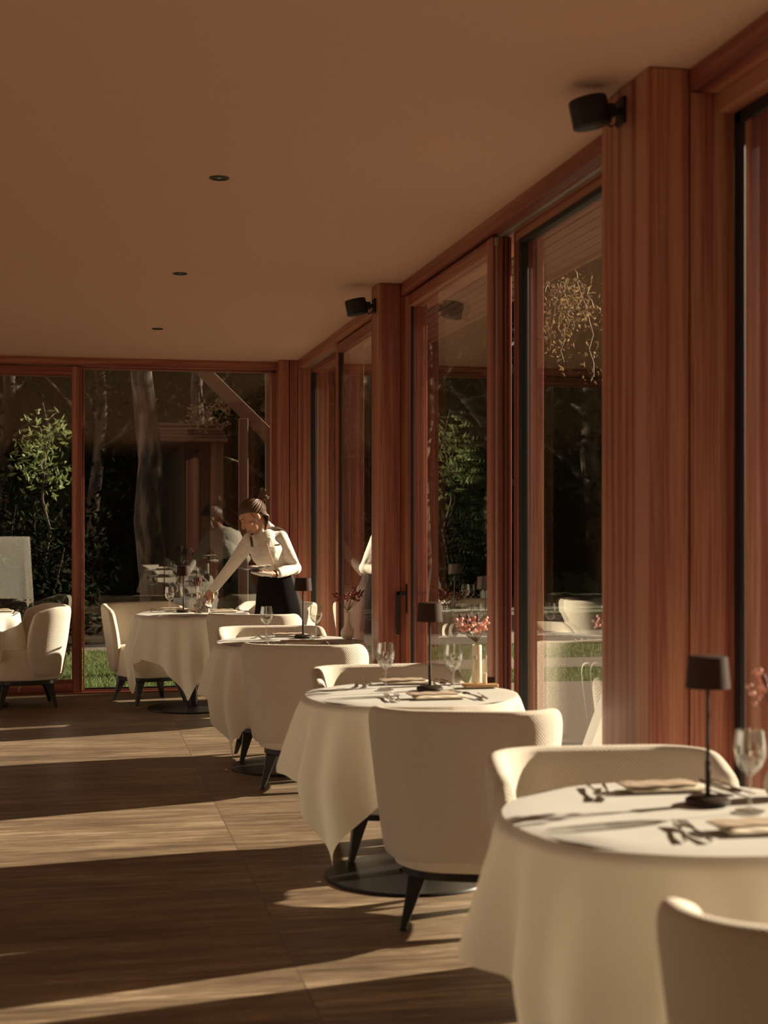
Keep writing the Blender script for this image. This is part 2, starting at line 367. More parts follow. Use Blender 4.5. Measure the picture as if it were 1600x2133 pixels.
# back fixed window and the long window further left
window(4, [(WX, .045, 1.68, 12.43, 12.52, 2.735, 2.75), (WX, .045, 1.68, 12.40, 12.52, 0, .02), (WZ, .045, .058, 12.40, 12.52, .02, 2.735), (WZ, 1.645, 1.68, 12.40, 12.52, .02, 2.735), (GASKET, .058, 1.645, 12.455, 12.49, .02, .032)],
       [(.058, 1.645, 12.46, 12.482, .032, 2.735)])
window(5, [(WX, -6, -1.85, 12.43, 12.52, 2.70, 2.75), (WX, -6, -1.85, 12.43, 12.52, 0, .05), (WZ, -1.93, -1.85, 12.43, 12.52, .05, 2.70), (WZ, -4.0, -3.92, 12.43, 12.52, .05, 2.70)],
       [(-6, -4.0, 12.46, 12.482, .05, 2.70), (-3.92, -1.93, 12.46, 12.482, .05, 2.70)])

def door_y(n, y0, y1, handle_y=None):
    """sliding leaf in the window wall, running along Y"""
    e = empty('door_%d' % n, (0, 0, 0)); struct(e)
    X0, X1 = 1.865, 1.955; st = .1
    box('stile', WZ, X0, X1, y0, y0+st, .012, 2.742, parent=e)
    box('stile', WZ, X0, X1, y1-st, y1-.004, .012, 2.742, parent=e)
    box('rail', WY, X0+.001, X1-.001, y0+st, y1-st, 2.672, 2.741, parent=e); box('rail', WY, X0+.001, X1-.001, y0+st, y1-st, .013, .10, parent=e)
    box('gasket', GASKET, X0+.012, X0+.024, y1-st-.006, y1-st+.001, .1, 2.672, parent=e, bevel=0); box('gasket', GASKET, X0+.012, X0+.024, y0+st-.001, y0+st+.006, .1, 2.672, parent=e, bevel=0)
    box('pane', PANE, X0+.022, X0+.044, y0+st, y1-st, .10, 2.672, parent=e, bevel=0)
    # profile steps on the end of the leaf that faces along the wall
    for a, b_ in ((.012, .022), (.048, .056), (.07, .075)):
        box('groove', GASKET if b_-a < .009 else ALU, X0+a, X0+b_, y0-.003, y0+.001, .012, 2.742, parent=e, bevel=0)
    if handle_y:
        y = handle_y
        h = box('handle_plate', BLACKMETAL, X0-.006, X0, y-.016, y+.016, .905, 1.075, parent=e)
        m = MB(); m.box(-.058, 0, -.010, .010, -.011, .011); m.box(-.060, -.040, -.010, .010, -.235, .011)
        hd = m.build('handle', BLACKMETAL, h, smooth=False, bevel=.003); hd.location = (X0-.005, y, 1.02)
    return e
d1 = door_y(1, 6.36, 8.17, 8.12)
m = box('stop_block', ALU, 1.872, 1.890, 6.346, 6.36, 2.700, 2.735, parent=d1)
door_y(2, 8.38, 10.47)
e = empty('door_3', (0, 0, 0)); struct(e)
for a in ((WZ, -.045, .040, 12.345, 12.425, .012, 2.742), (WZ, -1.85, -1.765, 12.345, 12.425, .012, 2.742)): box('stile', *a, parent=e)
box('rail', WX, -1.765, -.045, 12.346, 12.424, 2.66, 2.741, parent=e); box('rail', WX, -1.765, -.045, 12.346, 12.424, .013, .115, parent=e)
box('pane', PANE, -1.765, -.045, 12.37, 12.392, .115, 2.66, parent=e, bevel=0)
struct(box('trim_6', WX, -6, 1.68, 12.30, 12.56, 0, .011, bevel=0), 'low threshold under the back window')
struct(box('trim_7', ALU, 1.86, 2.1, 4.54, 12.15, 0, .011, bevel=0), 'low threshold under the window wall')

# ------------------------------------------------------------------ outside ground and overhang
struct(box('ground_soil', SOIL, -40, 40, 12.56, 60, -.12, -.03, bevel=0))
struct(box('terrace', PATH, 2.12, 40, -10, 12.56, -.12, -.02, bevel=0), 'brown terrace paving outside the window wall')
struct(box('path', PATH, 2.3, 14, 13.75, 14.75, -.03, -.015, bevel=0), 'garden path crossing the lawn')
struct(box('path', PATH, -20, 20, 16.6, 21.5, -.03, -.012, bevel=0), 'dark garden path behind the lawn')
o_ = empty('roof_overhang', (2.46, 5, 2.95)); struct(o_, 'slatted timber soffit over the terrace')
s = MB()
for k in range(9): s.box(-.34+k*.078, -.34+k*.078+.066, -7, 9, -.02, .0)
s.build('slats', W_OUT, o_, smooth=False); MB().box(-.345, .36, -7, 9, .0, .1).build('deck', W_OUT, o_, smooth=False); MB().box(.36, .39, -7, 9, -.04, .16).build('fascia', W_OUT, o_, smooth=False)

def leaf_quads(mb, c, size, nrm, droop=0):
    n = nrm.normalized(); a = n.orthogonal().normalized(); a.rotate(Matrix.Rotation(random.random()*6.28, 3, n)); b_ = n.cross(a)
    L = size; W_ = size*.42; v = Vector(c)
    mb.add([v, v+a*L*.5+b_*W_*.5-n*.1*L, v+a*L, v+a*L*.5-b_*W_*.5-n*.1*L], [(0, 1, 2, 3)])
def rnd_dir():
    while True:
        v = Vector((random.uniform(-1, 1), random.uniform(-1, 1), random.uniform(-1, 1)))
        if .05 < v.length < 1: return v.normalized()
# lawn (grass blades)
g = MB()
def grass(x0, x1, y0, y1, n):
    for _ in range(n):
        x, y = random.uniform(x0, x1), random.uniform(y0, y1); h_ = random.uniform(.02, .055); a = random.random()*6.28; dx, dy = math.cos(a)*.006, math.sin(a)*.006
        lx, ly = random.uniform(-.02, .02), random.uniform(-.02, .02)
        g.add([(x-dx, y-dy, -.03), (x+dx, y+dy, -.03), (x+lx, y+ly, -.03+h_)], [(0, 1, 2)])
grass(-1.6, 2.4, 12.6, 16.6, 52000); grass(2.3, 6.5, 12.6, 13.75, 9000); grass(2.3, 7.5, 14.75, 16.6, 10000)
tag(g.build('lawn', LEAF_G, smooth=False, merge=False), 'short green lawn outside the back window', 'grass', kind='stuff')

def tree(name, label, loc, h_, r_, crown=None, leaf=LEAF_D, nleaf=1500, size=.12, lean=(0, 0), group='trees beyond the window', branches=7, bark=BARK):
    e = empty(name, loc); tag(e, label, 'tree', group)
    pts = []; rad = []
    for k in range(9):
        q = k/8; pts.append((lean[0]*q+.05*math.sin(k*2.1+loc[0]), lean[1]*q+.05*math.cos(k*1.7), h_*q)); rad.append(r_*(1-.6*q)*(1.25 if k == 0 else 1))
    b_ = MB().tube(pts, rad, 12)
    if crown:
        lf = MB(); cz, cr, ch = crown
        for k in range(branches):
            a = random.random()*6.28; z0 = random.uniform(cz-ch*.8, cz+ch*.3); z0 = min(max(z0, .3), h_*.97); q = z0/h_
            s0 = Vector((lean[0]*q, lean[1]*q, z0)); t_ = s0+Vector((math.cos(a)*cr*.8, math.sin(a)*cr*.8, random.uniform(.1, .5)*ch))
            b_.tube([s0, s0.lerp(t_, .5)+Vector((0, 0, .08)), t_], [r_*.3, r_*.18, r_*.05], 6)
        for _ in range(nleaf):
            d = rnd_dir(); rr = random.random()**.4; c = Vector((lean[0]+d.x*cr*rr, lean[1]+d.y*cr*rr, cz+d.z*ch*rr))
            if noise.noise(c*1.6/cr+Vector(loc)) < -.12: continue
            leaf_quads(lf, c, size*random.uniform(.6, 1.3), rnd_dir()+Vector((0, 0, .5)))
        lf.build('foliage', leaf, e, smooth=False, merge=False)
    b_.build('trunk', bark, e)
    return e
for (x, y, z, n_, lb) in ((-.9, 16.9, 1.1, 1500, 'dark leafy shrub behind the young tree outside the left window leaf'), (-.1, 17.3, .95, 1300, 'dark leafy shrub right of the young tree, behind the door stile'), (-.36, 15.45, .80, 1500, 'dark leafy shrub hiding the foot of the young tree outside the left window leaf')):
    lf = MB(); st = MB()
    for _ in range(n_):
        d = rnd_dir(); rr = random.random()**.5; leaf_quads(lf, (d.x*.62*rr, d.y*.5*rr, z+d.z*z*rr), random.uniform(.08, .15), rnd_dir()+Vector((0, 0, .5)))
    for k in range(6): a = k*1.05; st.tube([(0, 0, 0), (.2*math.cos(a), .2*math.sin(a), z*.8), (.45*math.cos(a), .4*math.sin(a), z*1.5)], [.018, .012, .004], 6)
    e = tag(empty('garden_shrub', (x, y, -.03)), lb, 'shrub', 'dark garden shrubs'); lf.build('foliage', LEAF_D, e, smooth=False, merge=False); st.build('stems', BARK, e)
# small sunlit tree seen through the left leaf of the back window
tree('sapling', 'young broadleaf tree with pale green leaves, seen through the left back window', (-.33, 15.8, -.03), 2.75, .018, (2.2, .34, .52), LEAF_L, 480, .10, group=None, branches=12)
tree('old_tree', 'thick mottled tree trunk behind the large back window pane', (.98, 18.3, -.03), 6, .20, (6.0, 1.6, 1.3), LEAF_D, 1800, .15, (-.32, 0), group=None)
ORDN = ['leftmost counting', 'second', 'third', 'fourth', 'fifth', 'sixth', 'seventh', 'eighth', 'ninth', 'tenth', 'eleventh', 'twelfth']
TR = [(-2.6, 22, 6.5, .16), (-1.2, 24, 7, .14), (.2, 23.2, 6.5, .12), (1.75, 22.4, 7, .13), (3.0, 21.6, 6.4, .16), (3.9, 24.4, 7, .18), (5.4, 22.6, 6.4, .14), (7.0, 23.8, 7, .17), (9.2, 22.4, 6.4, .16), (11.5, 24, 7, .18), (-4.6, 23, 7, .18), (-7, 22.5, 6.5, .2)]
for i, (x, y, h_, r_) in enumerate(TR):
    rank = sorted(q[0]/q[1] for q in TR).index(x/y)
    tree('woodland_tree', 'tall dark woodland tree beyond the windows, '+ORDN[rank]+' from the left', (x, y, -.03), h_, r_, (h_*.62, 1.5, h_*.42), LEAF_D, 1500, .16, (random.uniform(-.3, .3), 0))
# dense undergrowth closing the view
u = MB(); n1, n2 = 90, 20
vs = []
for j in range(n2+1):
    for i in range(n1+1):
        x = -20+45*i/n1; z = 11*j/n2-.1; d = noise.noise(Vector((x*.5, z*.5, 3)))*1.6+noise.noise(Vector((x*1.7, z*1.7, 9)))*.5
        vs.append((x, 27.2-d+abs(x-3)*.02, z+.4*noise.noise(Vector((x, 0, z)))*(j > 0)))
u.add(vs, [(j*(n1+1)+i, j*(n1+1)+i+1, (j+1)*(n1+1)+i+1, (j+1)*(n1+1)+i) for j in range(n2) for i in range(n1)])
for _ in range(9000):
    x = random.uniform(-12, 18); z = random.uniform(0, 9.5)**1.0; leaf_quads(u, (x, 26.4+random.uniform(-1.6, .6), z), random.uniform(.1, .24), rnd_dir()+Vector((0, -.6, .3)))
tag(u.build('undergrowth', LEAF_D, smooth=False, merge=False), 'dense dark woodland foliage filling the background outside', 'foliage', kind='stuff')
# tall evergreens added out to the right to block sun from the garden
for i, (x, y) in enumerate([(8.6, 20.3), (11.5, 20.9), (14.5, 21.5), (17.5, 22.2), (20.5, 23.5)]):
    tree('shade_evergreen', 'tall dense conifer added to shade the garden, '+['nearest the lawn', 'second from the lawn', 'middle one of the row', 'fourth from the lawn', 'farthest from the lawn'][i], (x, y, -.03), 9.5, .2, (5, 1.7, 4.9), LEAF_D, 3800, .3, group='evergreens added for garden shade')
# timber brace and posts outside
e = tag(empty('timber_truss', (1.6, 14.0, 0)), 'rough timber post with a diagonal brace outside the back window', 'timber truss')
def bar(p0, p1, w_, t_):
    p0, p1 = Vector(p0), Vector(p1); d = p1-p0; q = d.to_track_quat('Z', 'X').to_matrix().to_4x4(); q.translation = p0
    return MB().box(-w_/2, w_/2, -t_/2, t_/2, 0, d.length, q)
bar((-.55, .06, 3.05), (.33, .06, 2.20), .12, .12).build('brace', W_OUT, e, smooth=False, bevel=.006)
bar((-.02, 0, -.03), (-.02, 0, 2.45), .09, .07).build('post', W_OUTZ, e, smooth=False, bevel=.006)
bar((.27, .18, -.03), (.27, .18, 3.1), .10, .09).build('post', W_OUTZ, e, smooth=False, bevel=.006)
# open timber shed with shingle roof among the trees
e = tag(empty('timber_shed', (1.42, 19.6, -.09)), 'open timber shed with a low shingle roof among the dark trees', 'shed')
s = MB()
for k in range(4): s.box(-.62, .55, -.30+k*.20, -.02+k*.20, 2.62+k*.06, 2.66+k*.06)
s.box(-.62, .55, .3, .9, 2.86, 2.90)
s.build('roof', W_OUT, e, smooth=False)
for x_ in (-.55, .36): MB().box(x_, x_+.16, 0, .16, 0, 2.64).build('post', W_OUTZ, e, smooth=False, bevel=.01)
MB().box(-.55, .5, .9, .94, 0, 2.8).build('back_wall', BLACKWOOD, e, smooth=False)  # black wall puts the shade inside the shed into its colour
lf = MB()
for k, (x_, z_) in enumerate([(.18, 2.95), (.45, 3.0)]):
    for _ in range(130): d = rnd_dir(); leaf_quads(lf, (x_+d.x*.14, -.2+d.y*.2, z_+d.z*.2), random.uniform(.04, .09), rnd_dir())
lf.build('creeper', LEAF_DRY, e, smooth=False, merge=False)
# vine hanging from the overhang
e = tag(empty('hanging_vine', (2.78, 8.15, 2.88)), 'pale dry vine hanging from the overhang outside the second window', 'plant')
st = MB(); lf = MB()
for k in range(9):
    p = Vector((random.uniform(-.05, .12), random.uniform(-.28, .28), 0)); L_ = random.uniform(.25, .62); pts = [p.copy()]
    for j in range(7):
        p = p+Vector((random.uniform(-.03, .03), random.uniform(-.05, .03), -L_/7)); pts.append(p.copy())
        for _ in range(9): leaf_quads(lf, p+rnd_dir()*.06, random.uniform(.02, .045), rnd_dir())
    st.tube(pts, .004, 5)
st.build('stems', STALK, e); lf.build('leaves', LEAF_DRY, e, smooth=False, merge=False)

# ------------------------------------------------------------------ ceiling downlights, speakers
used = False; proto = None
for (y, lb) in ((5.83, 'recessed ceiling downlight nearest the camera'), (8.10, 'recessed ceiling downlight, middle one of the row'), (10.42, 'recessed ceiling downlight farthest away, near the back window')):
    if not used:
        proto = empty('ceiling_downlight', (0, 0, 0))
        MB().lathe([(.030, .0), (.041, -.001), (.041, -.004), (.033, -.005), (.028, -.001)], 32, close=False).build('bezel', BLACKMETAL, proto)
        rf_ = MB().lathe([(.0, -.0005), (.031, -.0005)], 32, close=False).build('reflector', BLACKMETAL, proto)
        MB().lathe([(.0, -.002), (.009, -.0025), (.009, -.0005)], 16, close=False).build('lens', ALU, rf_)
    place(proto, used, (.561, y, H), 0, lb, 'ceiling light', 'recessed downlights in the ceiling'); used = True
used = False
for (x, y, z, lb) in ((1.707, 4.35, 2.74, 'black wall spotlight bracketed to the nearest wood pillar'), (1.707, 8.275, 2.70, 'black wall spotlight bracketed to the middle wood pillar')):
    if not used:
        proto = empty('wall_spotlight', (0, 0, 0))
        MB().box(-.012, 0, -.035, .035, -.042, .042).build('wall_plate', SPK, proto, smooth=False, bevel=.003)
        MB().tube([(-.012, 0, 0), (-.032, 0, -.002)], .012, 12).box(-.055, -.028, -.016, .016, -.02, .022).build('knuckle', SPK, proto, bevel=.002)
        R = Matrix.Translation((-.110, 0, -.010)) @ Matrix.Rotation(math.radians(-12), 4, 'Y')
        hs_ = MB().lathe([(.054, -.046), (.062, -.042), (.062, .040), (.058, .046)], 40, M_=R).build('housing', SPK, proto)
        MB().lathe([(.0, -.0475), (.048, -.0475), (.048, -.045)], 32, M_=R).build('lens_face', DARKPLATE, hs_)
        MB().tube([(-.012, .02, -.03), (-.03, .022, -.045), (-.06, .01, -.03)], .003, 6).build('cable', SPK, proto)
    place(proto, used, (x, y, z), 0, lb, 'spotlight', 'black wall spotlights'); used = True

# ------------------------------------------------------------------ chair
def upath(hw, back, front, rc, n=9):
    """U-shaped plan, from one arm front round the back to the other; rc = corner radius"""
    pts = []
    for k in range(5): pts.append((-hw, front+(-(back-rc)-front)*k/5))
    for k in range(n+1):
        a = PI+PI/2*k/n; pts.append((-hw+rc+rc*math.cos(a), -back+rc+rc*math.sin(a)*1.0))
    for k in range(1, 4): pts.append((-hw+rc+(2*hw-2*rc)*k/4, -back))
    for k in range(n+1):
        a = -PI/2+PI/2*k/n; pts.append((hw-rc+rc*math.cos(a), -back+rc+rc*math.sin(a)))
    for k in range(1, 6): pts.append((hw, -(back-rc)+(front+(back-rc))*k/5))
    return pts
def make_chair():
    root = empty('dining_chair', (0, 0, 0))
    z0, z1 = .245, .785
    rows = [0, .06, .2, .4, .6, .8, .93, .985, 1.0]; mb = MB()
    # closed cross-section: outer bottom .. outer top .. inner top .. inner bottom
    def ring(q):   # q in 0..1 up the outside; thickness shrinks at the rounded ends
        z = z0+(z1-z0)*q; hw = .288+.060*q**.8; back = .262+.058*q; rc = .20-.01*q; fr = -.045+.07*math.sin(PI*min(q*.8+.12, 1))
        return z, hw, back, rc, fr
    sect = []
    for q in rows: sect.append((q, 0 if q < .97 else (.012 if q < .99 else .026), 1))
    for q in reversed(rows): sect.append((q, (.072-.012*abs(q-.5)) if q < .97 else (.058 if q < .99 else .044), 1))
    loops = []
    for q, inset, _ in sect:
        z, hw, back, rc, fr = ring(q)
        pl = upath(hw-inset, back-inset, fr-(.02 if inset in (.026, .044) else 0)-(.012 if inset > .05 or inset == 0 else 0)*0, max(rc-inset, .05))
        loops.append([(x, y, z-.050*q*min(1, max(0, (y+.18)/.17))**1.2) for x, y in pl])
    n = len(loops[0]); m_ = len(loops); vs = [p for l in loops for p in l]; fs = []; uvs = []
    per = [0]
    for i in range(1, n): per.append(per[-1]+math.dist(loops[4][i][:2], loops[4][i-1][:2]))
    hh = [0]
    for j in range(1, m_+1): hh.append(hh[-1]+math.dist(loops[j % m_][n//2], loops[j-1][n//2]))
    for j in range(m_):
        for i in range(n-1):
            k = (j+1) % m_; fs.append((j*n+i, j*n+i+1, k*n+i+1, k*n+i)); uvs.append([(per[i], hh[j]), (per[i+1], hh[j]), (per[i+1], hh[j+1]), (per[i], hh[j+1])])
    # rounded front pads closing the arm ends
    for end in (0, n-1):
        ctr = []
        for j in range(m_//2):
            a = Vector(vs[j*n+end]); b_ = Vector(vs[(m_-1-j)*n+end]); ctr.append((a+b_)/2+Vector((0, .026*math.sin(PI*(j+.5)/(m_/2)) if True else 0, 0)))
        base = len(vs); vs += [tuple(c) for c in ctr]
        for j in range(m_//2-1):
            for aa, bb in (((j)*n+end, (j+1)*n+end), ((m_-1-j)*n+end, (m_-2-j)*n+end)):
                fs.append((aa, bb, base+j+1, base+j)); z_a = j*.06; uvs.append([(0, z_a), (0, z_a+.06), (.03, z_a+.06), (.03, z_a)])
        j = m_//2-1; fs.append((j*n+end, (m_-1-j)*n+end, base+j)); uvs.append([(0, 0), (.03, 0), (.015, .02)])
        fs.append((0*n+end, (m_-1)*n+end, base)); uvs.append([(0, 0), (.03, 0), (.015, .02)])
    mb.add(vs, fs, uvs); mb.build('shell', QUILT, root, sub=1)
    # upholstered tub and seat
    mb = MB(); prof = [(.90, .213), (.97, .222), (1.0, .25), (1.0, .33), (.995, .40), (.97, .435), (.90, .452), (.6, .460), (.0, .462)]
    vs = []; fs = []; uvs = []; nn = 44
    for s_, z in prof:
        for i in range(nn):
            a = 2*PI*i/nn; ca, sa = math.cos(a), math.sin(a); e_ = .62
            hx, hy = .268, .29; x = hx*s_*math.copysign(abs(ca)**e_, ca); y = .032+hy*s_*math.copysign(abs(sa)**e_, sa)
            if y < 0: x *= 1-.12*(-y/.25)**2
            vs.append((x, y, z))
    for k in range(len(prof)-1):
        for i in range(nn):
            j = (i+1) % nn; fs.append((k*nn+i, k*nn+j, (k+1)*nn+j, (k+1)*nn+i)); u0, u1 = i*.04, (i+1)*.04; uvs.append([(u0, k*.05), (u1, k*.05), (u1, k*.05+.05), (u0, k*.05+.05)])
    fs.append(tuple(range(nn-1, -1, -1))); uvs.append(None)
    mb.add(vs, fs, uvs); mb.build('seat', SEATF, root)
    m = MB(); prof = []
    for z in (.190, .2135):
        pass
    out = [( .235*math.copysign(abs(math.cos(a))**.7, math.cos(a)), .02+.235*math.copysign(abs(math.sin(a))**.7, math.sin(a))) for a in [2*PI*i/32 for i in range(32)]]
    m.prism(out, .180, .2135).build('base_frame', BLACKWOOD, root, bevel=.004)
    for sx_, sy_ in ((-1, 1), (1, 1), (-1, -1), (1, -1)):
        m = MB(); tx, ty = .165*sx_, .02+.165*sy_; bx, by = .212*sx_, .02+.212*sy_; r0, r1 = .028, .011
        ring_ = lambda cx_, cy_, r_, z: [(cx_-r_, cy_-r_, z), (cx_+r_, cy_-r_, z), (cx_+r_, cy_+r_, z), (cx_-r_, cy_+r_, z)]
        vs = ring_(bx, by, r1, 0)+ring_(tx+(bx-tx)*.3, ty+(by-ty)*.3, r0*.86, .125)+ring_(tx, ty, r0*1.15, .182)
        m.add(vs, [(3, 2, 1, 0), (8, 9, 10, 11)]+[(k*4+i, k*4+(i+1) % 4, k*4+4+(i+1) % 4, k*4+4+i) for k in range(2) for i in range(4)]).build('leg', BLACKWOOD, root, smooth=False, bevel=.004)
    return root
CH = make_chair(); used = False
G_CH = 'cream barrel dining chairs'
# (x, y, facing bearing clockwise from +Y in degrees, label)
for x, y, brg, lb in [
    (1.375, 5.02, 19, 'cream quilted barrel chair with its back to the camera, in front of the second table'),
    (1.335, 6.13, 182, 'cream quilted barrel chair on the far side of the second table, facing the camera'),
    (1.34, 2.25, 37, 'cream barrel chair cut off at the bottom right corner, nearest the camera'),
    (1.42, 3.64, 186, 'cream quilted barrel chair behind the nearest table, beside the wide pillar'),
    (1.235, 7.80, 20, 'cream quilted barrel chair with its back to the camera, in front of the third table'),
    (1.165, 8.72, 182, 'cream quilted barrel chair on the far side of the third table'),
    (1.275, 10.42, 18, 'cream barrel chair in front of the waitress, its right side in bright sun'),
    (.56, 11.70, 157, 'cream barrel chair left of the fourth table, its inside in shade'),
    (1.52, 11.55, 215, 'cream barrel chair half hidden behind the waitress, by the corner post'),
    (-.38, 11.64, 262, 'cream barrel chair at the left edge, sunlit and seen from its side'),
]:
    place(CH, used, (x, y, 0), -math.radians(brg), lb, 'chair', G_CH); used = True

# ------------------------------------------------------------------ tables
TZ = .742; TR_ = .437
def make_table():
    root = empty('pedestal_table', (0, 0, 0))
    MB().lathe([(.0, .0), (.345, .0), (.350, .004), (.345, .012), (.10, .018), (.05, .022)], 64, close=False).build('base_plate', BLACKMETAL, root)
    MB().lathe([(.038, .018), (.038, .700)], 32).build('column', BLACKMETAL, root)
    MB().lathe([(.0, .700), (.41, .702), (.425, .71), (.425, .733), (.0, .735)], 64, close=False).build('tabletop', BLACKWOOD, root)
    return root
def make_cloth(rot, seed, seats=()):
    rnd = random.Random(seed); nphi = 288; half = .79; top = .738
    ph = [rnd.uniform(0, 6.28) for _ in range(5)]
    vs = [(0, 0, top)]; fs = []
    radial = [.12, .24, .34, .40]; hang = [i/26 for i in range(1, 27)]
    prof = []
    for i in range(nphi):
        a = 2*PI*i/nphi; c_ = a-rot; mm = max(abs(math.cos(c_+PI/4)), abs(math.sin(c_+PI/4)))    # corners at rot + k*90
        L = half/mm; L = min(L, 1.112); S = L-TR_
        corner = abs(math.cos(2*c_))**6
        wv = .50*math.cos(8*c_+.35*math.sin(c_*2+ph[0]))+.42*math.cos(13*c_+ph[1]+.5*math.sin(3*c_))+.30*math.cos(19*c_+ph[2])
        col = []
        for r_ in radial: col.append((r_*math.cos(a), r_*math.sin(a), top))
        for s_ in hang:
            d = S*s_
            if d < .03:
                t_ = d/.03*PI/2*.9; r_ = TR_-.018+.018*math.sin(t_); z = top-.018*(1-math.cos(t_)); r_ += 0
            else:
                dd = d-.03; grow = min(dd/.30, 1.0); fold = grow**.8
                amp = (.060*fold)*(1-.2*corner)+.012*corner*grow
                r_ = TR_+.004+.050*fold*(1-.55*max(0, dd-.34)/.3)+amp*wv+.006*math.cos(21*c_+ph[3])*grow-.020*max(0, (dd-.3))/.3
                z = top-.018-dd*(.985-.04*fold)
            # folds twist a little on the way down
            tw = .10*max(0, d-.05)*math.sin(4*c_+ph[4]); aa = a+tw
            col.append((r_*math.cos(aa), r_*math.sin(aa), max(z, .045)))
        prof.append(col)
    n = len(prof[0])
    for col in prof: vs += col
    for i in range(nphi):
        j = (i+1) % nphi; fs.append((0, 1+i*n, 1+j*n))
        for k in range(n-1): fs.append((1+i*n+k, 1+i*n+k+1, 1+j*n+k+1, 1+j*n+k))
    m = MB(); m.add(vs, fs); ob = m.build('tablecloth', LINEN)
    return ob
TABS = [(1.403, 3.179, -145, 'nearest table at the right edge'), (1.322, 5.677, -145, 'second table, with the pink flowers'), (1.222, 8.369, -147, 'third table, under the flowers in a cream vase'),
        (.870, 11.179, -102, 'fourth table, where the waitress is reaching'), (-.879, 11.677, -110, 'table cut off at the left edge of the photo')]
TBL = make_table(); used = False
for i, (x, y, rot, nm) in enumerate(TABS):
    place(TBL, used, (x, y, 0), 0, 'black pedestal under the cloth of the '+nm.split(' of the photo')[0].split(',')[0], 'table', 'round pedestal tables'); used = True
    c = make_cloth(math.radians(rot), 11+i); c.location = (x, y, 0)
    tag(c, 'white linen tablecloth on the '+nm, 'tablecloth', 'white round-table cloths')

# ------------------------------------------------------------------ tableware
ZT = TZ
def make_lamp():
    root = empty('table_lamp', (0, 0, 0))
    MB().lathe([(.0, 0), (.052, 0), (.055, .004), (.054, .010), (.045, .016), (.0, .018)], 40, close=False).build('base', BRONZE, root)
    MB().lathe([(.0065, .014), (.0065, .10), (.0045, .105), (.0045, .300)], 14).build('stem', BRONZE, root)
    ls_ = MB().lathe([(.052, .280), (.054, .281), (.0475, .356), (.044, .358), (.0, .358)], 40, close=False).build('lamp_shade', SHADE, root)
    MB().lathe([(.0, .300), (.020, .300), (.022, .306), (.0, .309)], 24, close=False).build('lamp_head', BRONZE, ls_)
    return root
LM = make_lamp(); used = False
for x, y, lb in [(1.499, 3.26, 'dark slim table lamp on the nearest table'), (1.411, 5.727, 'brown-shaded slim table lamp on the second table'), (1.321, 8.531, 'brown-shaded slim table lamp on the third table'), (.803, 11.224, 'dark slim table lamp on the fourth table, beside the bottles')]:
    place(LM, used, (x, y, ZT), 0, lb, 'lamp', 'slim cordless table lamps'); used = True
def make_glass(k=1.0):
    root = empty('wine_glass', (0, 0, 0))
    out = [(.0, 0), (.034, 0), (.035, .002), (.020, .005), (.0055, .010), (.0038, .03), (.0038, .075), (.006, .086), (.016, .093), (.029, .107), (.0365, .128), (.0378, .142), (.0365, .162), (.0335, .182), (.0325, .192)]
    inn = [(.0315, .192), (.0325, .182), (.0353, .162), (.0366, .142), (.0353, .128), (.0275, .1085), (.014, .0955), (.0, .092)]
    MB().lathe(out+inn, 32, close=False).build('bowl_and_stem', STEM, root)
    MB().lathe([(.0, .0935), (.0135, .0965), (.0270, .1095), (.0346, .128), (.0350, .133), (.0, .133)], 28, close=False).build('water', WATER, root)
    return root
GL = make_glass(); used = False
for x, y, lb in [(1.554, 3.147, 'wine glass on the nearest table, right of the lamp'),
                 (1.234, 5.765, 'wine glass with water left of the lamp on the second table'), (1.484, 5.626, 'wine glass right of the lamp on the second table'),
                 (1.093, 8.469, 'wine glass with water left of the lamp on the third table'), (1.391, 8.479, 'wine glass with water right of the lamp on the third table'),
                 (.700, 11.278, 'wine glass left of the lamp on the fourth table'), (.945, 11.33, 'wine glass behind the waitress\'s cloth, near the dark buds'), (1.052, 11.36, 'wine glass right of the waitress\'s hand on the fourth table')]:
    place(GL, used, (x, y, ZT), random.random(), lb, 'wine glass', 'stemmed wine glasses'); used = True

def sheet(w_, d_, h_, rc=.006, seed=0, wav=.0015):
    """soft folded slab"""
    rnd = random.Random(seed); m = MB(); nx, ny = 14, 8
    vs = []; fs = []
    for lvl in (0, 1):
        for j in range(ny+1):
            for i in range(nx+1):
                x = -w_/2+w_*i/nx; y = -d_/2+d_*j/ny; e_ = min(i, nx-i, j, ny-j); z = 0 if not lvl else h_*(.55 if e_ == 0 else (.93 if e_ == 1 else 1))+wav*math.sin(i*1.3+j*.8+seed)
                vs.append((x, y, z))
    k = (nx+1)*(ny+1)
    for j in range(ny):
        for i in range(nx):
            a = j*(nx+1)+i; fs.append((a, a+nx+1, a+nx+2, a+1)); fs.append((k+a, k+a+1, k+a+nx+2, k+a+nx+1))
    for i in range(nx): fs.append((i, i+1, k+i+1, k+i)); a = ny*(nx+1)+i; fs.append((a+1, a, k+a, k+a+1))
    for j in range(ny): a = j*(nx+1); fs.append((a+nx+1, a, k+a, k+a+nx+1)); a = a+nx; fs.append((a, a+nx+1, k+a+nx+1, k+a))
    return m.add(vs, fs)
def make_fork():
    root = MB(); z = .003
    root.tube([(0, -.09, z), (0, -.02, z+.003), (0, .035, z+.002)], [.0055, .0035, .003], 8)
    root.box(-.010, .010, .035, .052, z+.001, z+.0035)
    for k in range(4): root.tube([(-.0085+k*.0057, .050, z+.002), (-.0085+k*.0057, .075, z+.005), (-.0085+k*.0057, .096, z+.007)], [.0019, .0017, .0009], 6)
    return root.build('fork', STEEL)
def make_spoon():
    m = MB(); m.tube([(0, -.09, .003), (0, 0, .006), (0, .05, .005)], [.0055, .0032, .0028], 8); m.ell((0, .072, .006), (.016, .026, .005)); return m.build('spoon', STEEL)
